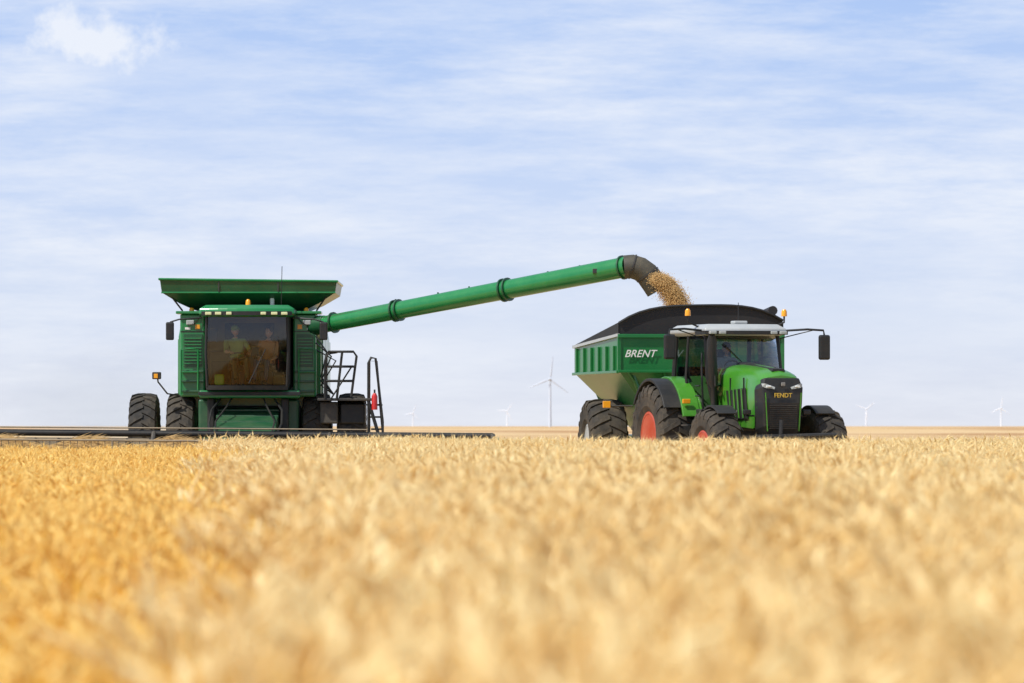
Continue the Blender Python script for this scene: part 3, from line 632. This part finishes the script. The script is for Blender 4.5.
# ------------------------------------------------------------------ WHEAT
def wheatmat(name, ca, cb, trans):
    m, nt, b = newmat(name)
    g = N(nt, 'ShaderNodeNewGeometry')
    n1 = noise(nt, g.outputs['Position'], .8, 2); n2 = noise(nt, g.outputs['Position'], 22, 1)
    ad = N(nt, 'ShaderNodeMath', operation='ADD'); nt.links.new(n1, ad.inputs[0]); nt.links.new(n2, ad.inputs[1])
    mr = N(nt, 'ShaderNodeMapRange'); nt.links.new(ad.outputs[0], mr.inputs[0]); mr.inputs[1].default_value = .75; mr.inputs[2].default_value = 1.25
    col = mixc(nt, mr.outputs[0], ca, cb)
    d = N(nt, 'ShaderNodeBsdfDiffuse'); nt.links.new(col, d.inputs[0])
    nt.nodes.remove(b)
    t = N(nt, 'ShaderNodeBsdfTranslucent'); nt.links.new(col, t.inputs[0])
    mx = N(nt, 'ShaderNodeMixShader'); mx.inputs[0].default_value = trans
    nt.links.new(d.outputs[0], mx.inputs[1]); nt.links.new(t.outputs[0], mx.inputs[2])
    nt.links.new(mx.outputs[0], nt.nodes['Material Output'].inputs[0])
    return m
hp = wheatmat('wheat_head_pale', (0.84, 0.60, 0.24), (0.99, 0.89, 0.56), .35)
spm = wheatmat('wheat_stem_pale', (0.78, 0.50, 0.13), (0.93, 0.72, 0.27), .35)
hg = wheatmat('wheat_head_gold', (0.86, 0.56, 0.14), (0.98, 0.80, 0.34), .35)
sg = wheatmat('wheat_stem_gold', (0.86, 0.50, 0.065), (0.96, 0.69, 0.15), .35)
def patch(name, seed, n, size, mats, headp, hm=.87):
    r = random.Random(seed); V = []; Fc = []; MI = []
    for s in range(n):
        x = r.uniform(-size/2, size/2); y = r.uniform(-size/2, size/2)
        h = r.gauss(hm, .055) if r.random() < .82 else r.uniform(.6, .85)
        h = max(.5, min(1.02, h))
        a = r.uniform(0, 2*pi); lean = r.uniform(.02, .14)
        a = a*.5+.4 if r.random() < .5 else a
        dx, dy = cos(a), sin(a)
        has = r.random() < headp
        pts = []
        for k in range(4):
            t = k/3; o = lean*t*t
            pts.append((x+dx*o, y+dy*o, h*t*(1-.02*t)))
        rad = .0022
        i0 = len(V)
        for (px_, py_, pz_) in pts:
            for j in range(3):
                q = 2*pi*j/3; V.append((px_+rad*cos(q), py_+rad*sin(q), pz_))
        for k in range(3):
            for j in range(3):
                A = i0+k*3+j; B = i0+k*3+(j+1) % 3; Fc.append((A, B, B+3, A+3)); MI.append(1)
        top = Vector(pts[-1])
        if has:
            nod = r.uniform(.1, 1.7); d = Vector((dx*sin(nod*.5), dy*sin(nod*.5), cos(nod*.5))); L_ = r.uniform(.08, .115)
            bend = Vector((dx, dy, -.35)).normalized()
            side = d.cross(Vector((dy, -dx, .2))).normalized(); oth = d.cross(side).normalized()
            i0 = len(V); rr_ = (.004, .0090, .0110, .0090, .003)
            cs = []
            for k in range(5):
                t = k/4; c = top+d*(L_*t)+bend*(.03*nod*t*t); cs.append(c)
                for j in range(5):
                    q = 2*pi*j/5+k*.6; V.append(tuple(c+(side*cos(q)+oth*sin(q))*rr_[k]))
            for k in range(4):
                for j in range(5):
                    A = i0+k*5+j; B = i0+k*5+(j+1) % 5; Fc.append((A, B, B+5, A+5)); MI.append(0)
            fd = (cs[-1]-cs[-3]).normalized()
            for k in range(14):
                c = cs[min(4, k//3)]; q = r.uniform(0, 2*pi); w_ = (side*cos(q)+oth*sin(q))
                tip = c+fd*r.uniform(.05, .09)+w_*r.uniform(.015, .04)
                pr = fd.cross(w_).normalized()*.0012; i1 = len(V)
                V += [tuple(c+pr), tuple(c-pr), tuple(tip)]; Fc.append((i1, i1+1, i1+2)); MI.append(0)
        if r.random() < .8:
            z0 = r.uniform(.25, .75)*h; b0 = r.uniform(0, 2*pi); ll = r.uniform(.12, .25); wd = r.uniform(.004, .007)
            ex, ey = cos(b0), sin(b0); i1 = len(V)
            cx_ = x+dx*lean*(z0/h)**2; cy_ = y+dy*lean*(z0/h)**2
            for (t, zz) in ((0, 0), (.4, .08), (.8, .03), (1, -.09)):
                w2 = wd*(1-t*.8)
                V += [(cx_+ex*ll*t-ey*w2, cy_+ey*ll*t+ex*w2, z0+zz), (cx_+ex*ll*t+ey*w2, cy_+ey*ll*t-ex*w2, z0+zz+.004)]
            for k in range(3): Fc.append((i1+2*k, i1+2*k+1, i1+2*k+3, i1+2*k+2)); MI.append(1)
    me = bpy.data.meshes.new(name); me.from_pydata(V, [], Fc)
    me.polygons.foreach_set('material_index', MI)
    for mm in mats: me.materials.append(mm)
    me.update(); return me
pale = [patch('wheat_patch_pale', 100+i, 155, 1.04, (hp, spm), .95) for i in range(8)]
gold = [patch('wheat_patch_gold', 200+i, 150, 1.04, (hg, sg), .62) for i in range(6)]
pale2 = [patch('wheat_patch_pale_small', 300+i, 30, .52, (hp, spm), .95) for i in range(10)]
gold2 = [patch('wheat_patch_gold_small', 400+i, 44, .52, (hg, sg), .40) for i in range(8)]
WF = empty('wheat_field')
r = random.Random(5)
from mathutils import noise as mn
cnt = 0
def zone(y0, y1, st, mp_, mg_, off):
    global cnt
    y = y0
    while y < y1:
        half = .093*y+2.4
        nx = int(half*2/st)+1
        for i in range(nx+1):
            x = -half+i*st+r.uniform(-.1, .1)*st; yy = y+r.uniform(-.1, .1)*st
            if yy > (119.5 if x < .6 else 108.3): continue
            w = mn.noise(Vector((x*.25, yy*.10, 3.1)))
            left = x < -.048*yy+w*.02*yy+off
            me = r.choice(mg_ if left else mp_)
            o = bpy.data.objects.new('wheat_patch', me); scene.collection.objects.link(o); o.parent = WF
            o.location = (x, yy, 0); o.rotation_euler = (0, 0, r.choice((0, pi/2, pi, 3*pi/2))+r.uniform(-.1, .1))
            hs = (.84 if left else 1.0)+mn.noise(Vector((x*.6, yy*.3, 0)))*.13+mn.noise(Vector((x*.15, yy*.1, 7)))*.05
            o.scale = (1, 1, hs); cnt += 1
        y += st
zone(6.2, 28, .5, pale2, gold2, .12)
zone(28.2, 121, 1.0, pale, gold, .35)
print('patches', cnt)

# ------------------------------------------------------------------ TURBINES
def turbine(px, hubpy, D, rot, hub=80, mat='turb'):
    zhub = CAMZ+(HZ-hubpy)/F*D; base = zhub-hub
    e = empty('wind_turbine', ((px-512)/F*D, D, base))
    tube('tower', e, [(0, 0, 0), (0, 0, hub)], [2.6, 1.5], mat, 12)
    box('nacelle', e, -2, 2, -4, 7, hub-1.8, hub+2, mat, .5)
    for k in range(3):
        t = rot+k*2*pi/3; dx, dz = sin(t), cos(t)
        secs = []
        for (s_, w_) in ((0, 1.3), (8, 2.2), (22, 1.5), (38, .5)):
            secs.append([(dx*s_+dz*w_, -5, hub+dz*s_-dx*w_), (dx*s_, -5.6, hub+dz*s_), (dx*s_-dz*w_*.6, -5, hub+dz*s_+dx*w_*.6), (dx*s_, -4.4, hub+dz*s_)])
        loft('blade', e, secs, mat)
    lathe('hub', e, [(-2, 1.6), (0, 2), (2, 1)], 0, -5, hub, mat, 12)
turbine(550, 379, 9400, 0.12)
for a_ in ((507, 411, 21000, .6), (413, 413, 24000, .3), (866, 409, 19000, .9), (1001, 408, 19000, .1)): turbine(*a_, mat='turb_far')

# ------------------------------------------------------------------ DUST behind the combine
def dustvol(loc, size, dens):
    m = bpy.data.materials.new('dust_volume'); m.use_nodes = True; nt = m.node_tree
    nt.nodes.remove(nt.nodes['Principled BSDF'])
    vs = N(nt, 'ShaderNodeVolumeScatter'); vs.inputs['Color'].default_value = (1.0, .90, .80, 1); vs.inputs['Anisotropy'].default_value = -.35
    tc = N(nt, 'ShaderNodeTexCoord')
    ln = N(nt, 'ShaderNodeVectorMath', operation='LENGTH'); nt.links.new(tc.outputs['Object'], ln.inputs[0])
    nz = noise(nt, tc.outputs['Object'], 2.2, 3, .6)
    ma = N(nt, 'ShaderNodeMath', operation='MULTIPLY_ADD'); nt.links.new(nz, ma.inputs[0]); ma.inputs[1].default_value = .9; nt.links.new(ln.outputs['Value'], ma.inputs[2])
    mr = N(nt, 'ShaderNodeMapRange'); nt.links.new(ma.outputs[0], mr.inputs[0]); mr.interpolation_type = 'SMOOTHSTEP'
    mr.inputs[1].default_value = .35; mr.inputs[2].default_value = 1.35; mr.inputs[3].default_value = dens; mr.inputs[4].default_value = 0
    nt.links.new(mr.outputs[0], vs.inputs['Density']); nt.links.new(vs.outputs[0], nt.nodes['Material Output'].inputs['Volume'])
    bm = bmesh.new(); bmesh.ops.create_icosphere(bm, subdivisions=3, radius=1)
    me = bpy.data.meshes.new('dust_cloud'); bm.to_mesh(me); bm.free(); me.materials.append(m)
    o = bpy.data.objects.new('dust_cloud', me); scene.collection.objects.link(o); o.location = loc; o.scale = size
dustvol((wp(125, 410, 146).x, 146, 1.7), (5.5, 6, 2.4), .13)

# ------------------------------------------------------------------ SKY
w = bpy.data.worlds.new('World'); scene.world = w; w.use_nodes = True; nt = w.node_tree
bg = nt.nodes['Background']
ST = .13
sk = N(nt, 'ShaderNodeTexSky'); sk.sky_type = 'NISHITA'; sk.sun_disc = False
SE = radians(52); az = atan2(-.82, -.57)
sk.sun_elevation = SE; sk.sun_rotation = az % (2*pi)
sk.air_density = 1.0; sk.dust_density = .6; sk.ozone_density = 2.0
tc = N(nt, 'ShaderNodeTexCoord'); D_ = tc.outputs['Generated']
sp_ = N(nt, 'ShaderNodeSeparateXYZ'); nt.links.new(D_, sp_.inputs[0])
def sc_(c): return tuple(x/ST/8 for x in c)
haze = ramp(nt, sp_.outputs['Z'], [(0.0, sc_((.76, .79, .89))), (.018, sc_((.68, .76, .93))), (.042, sc_((.57, .69, .95))), (.075, sc_((.42, .58, .93))), (.30, sc_((.22, .38, .74)))])
hz8 = mixc(nt, 1.0, haze, (1, 1, 1), 'MULTIPLY')
vm = N(nt, 'ShaderNodeVectorMath', operation='SCALE'); nt.links.new(hz8, vm.inputs[0]); vm.inputs['Scale'].default_value = 8.0
hf = N(nt, 'ShaderNodeMapRange'); nt.links.new(sp_.outputs['Z'], hf.inputs[0]); hf.inputs[1].default_value = .12; hf.inputs[2].default_value = .45; hf.inputs[3].default_value = .94; hf.inputs[4].default_value = 0
skyc = mixc(nt, hf.outputs[0], sk.outputs[0], vm.outputs[0])
mp = N(nt, 'ShaderNodeMapping'); nt.links.new(D_, mp.inputs[0]); mp.inputs['Scale'].default_value = (20, 20, 125); mp.inputs['Rotation'].default_value = (0, radians(-6), 0)
c1 = noise(nt, mp.outputs[0], 1.0, 9, .70)
mp2 = N(nt, 'ShaderNodeMapping'); nt.links.new(D_, mp2.inputs[0]); mp2.inputs['Scale'].default_value = (11, 11, 38); mp2.inputs['Location'].default_value = (3, 1, 2)
c2 = noise(nt, mp2.outputs[0], 1.0, 4, .5)
mul = N(nt, 'ShaderNodeMath', operation='MULTIPLY'); nt.links.new(ramp(nt, c1, [(.38, 0.0), (.64, 1.0)]), mul.inputs[0]); nt.links.new(ramp(nt, c2, [(.3, .30), (.62, 1.0)]), mul.inputs[1])
cd = Vector(((78-512)/F, 1, (HZ-36)/F)).normalized()
sb = N(nt, 'ShaderNodeVectorMath', operation='SUBTRACT'); nt.links.new(D_, sb.inputs[0]); sb.inputs[1].default_value = cd
sc = N(nt, 'ShaderNodeVectorMath', operation='MULTIPLY'); nt.links.new(sb.outputs[0], sc.inputs[0]); sc.inputs[1].default_value = (62, 40, 160)
ln = N(nt, 'ShaderNodeVectorMath', operation='LENGTH'); nt.links.new(sc.outputs[0], ln.inputs[0])
pn = noise(nt, D_, 110, 8, .62)
a1 = N(nt, 'ShaderNodeMath', operation='MULTIPLY_ADD'); nt.links.new(pn, a1.inputs[0]); a1.inputs[1].default_value = 3.2; a1.inputs[2].default_value = -1.6
a2 = N(nt, 'ShaderNodeMath', operation='ADD'); nt.links.new(a1.outputs[0], a2.inputs[0]); nt.links.new(ln.outputs['Value'], a2.inputs[1])
puff = ramp(nt, a2.outputs[0], [(.25, .85), (1.0, 0.0)])
mxx = N(nt, 'ShaderNodeMath', operation='MAXIMUM'); nt.links.new(puff, mxx.inputs[0])
m07 = N(nt, 'ShaderNodeMath', operation='MULTIPLY'); nt.links.new(mul.outputs[0], m07.inputs[0]); m07.inputs[1].default_value = .78; nt.links.new(m07.outputs[0], mxx.inputs[1])
col = mixc(nt, mxx.outputs[0], skyc, (.90/ST, .93/ST, .99/ST))
nt.links.new(col, bg.inputs[0]); bg.inputs[1].default_value = ST

sun = bpy.data.lights.new('sun', 'SUN'); sun.energy = 5.0; sun.angle = radians(.5); sun.color = (1, .97, .90)
so = bpy.data.objects.new('sun', sun); scene.collection.objects.link(so)
sd = Vector((sin(az)*cos(SE), cos(az)*cos(SE), sin(SE)))
so.rotation_euler = sd.to_track_quat('Z', 'Y').to_euler()

# ------------------------------------------------------------------ CAMERA
cam = bpy.data.cameras.new('camera'); cam.lens = 200; cam.sensor_width = 36; cam.clip_start = .1; cam.clip_end = 60000
cam.dof.use_dof = True; cam.dof.focus_distance = 114; cam.dof.aperture_fstop = 4.8
co = bpy.data.objects.new('camera', cam); scene.collection.objects.link(co)
co.location = (0, 0, CAMZ); co.rotation_euler = (radians(90)+math.atan((HZ-341.5)/F), 0, 0)
scene.camera = co
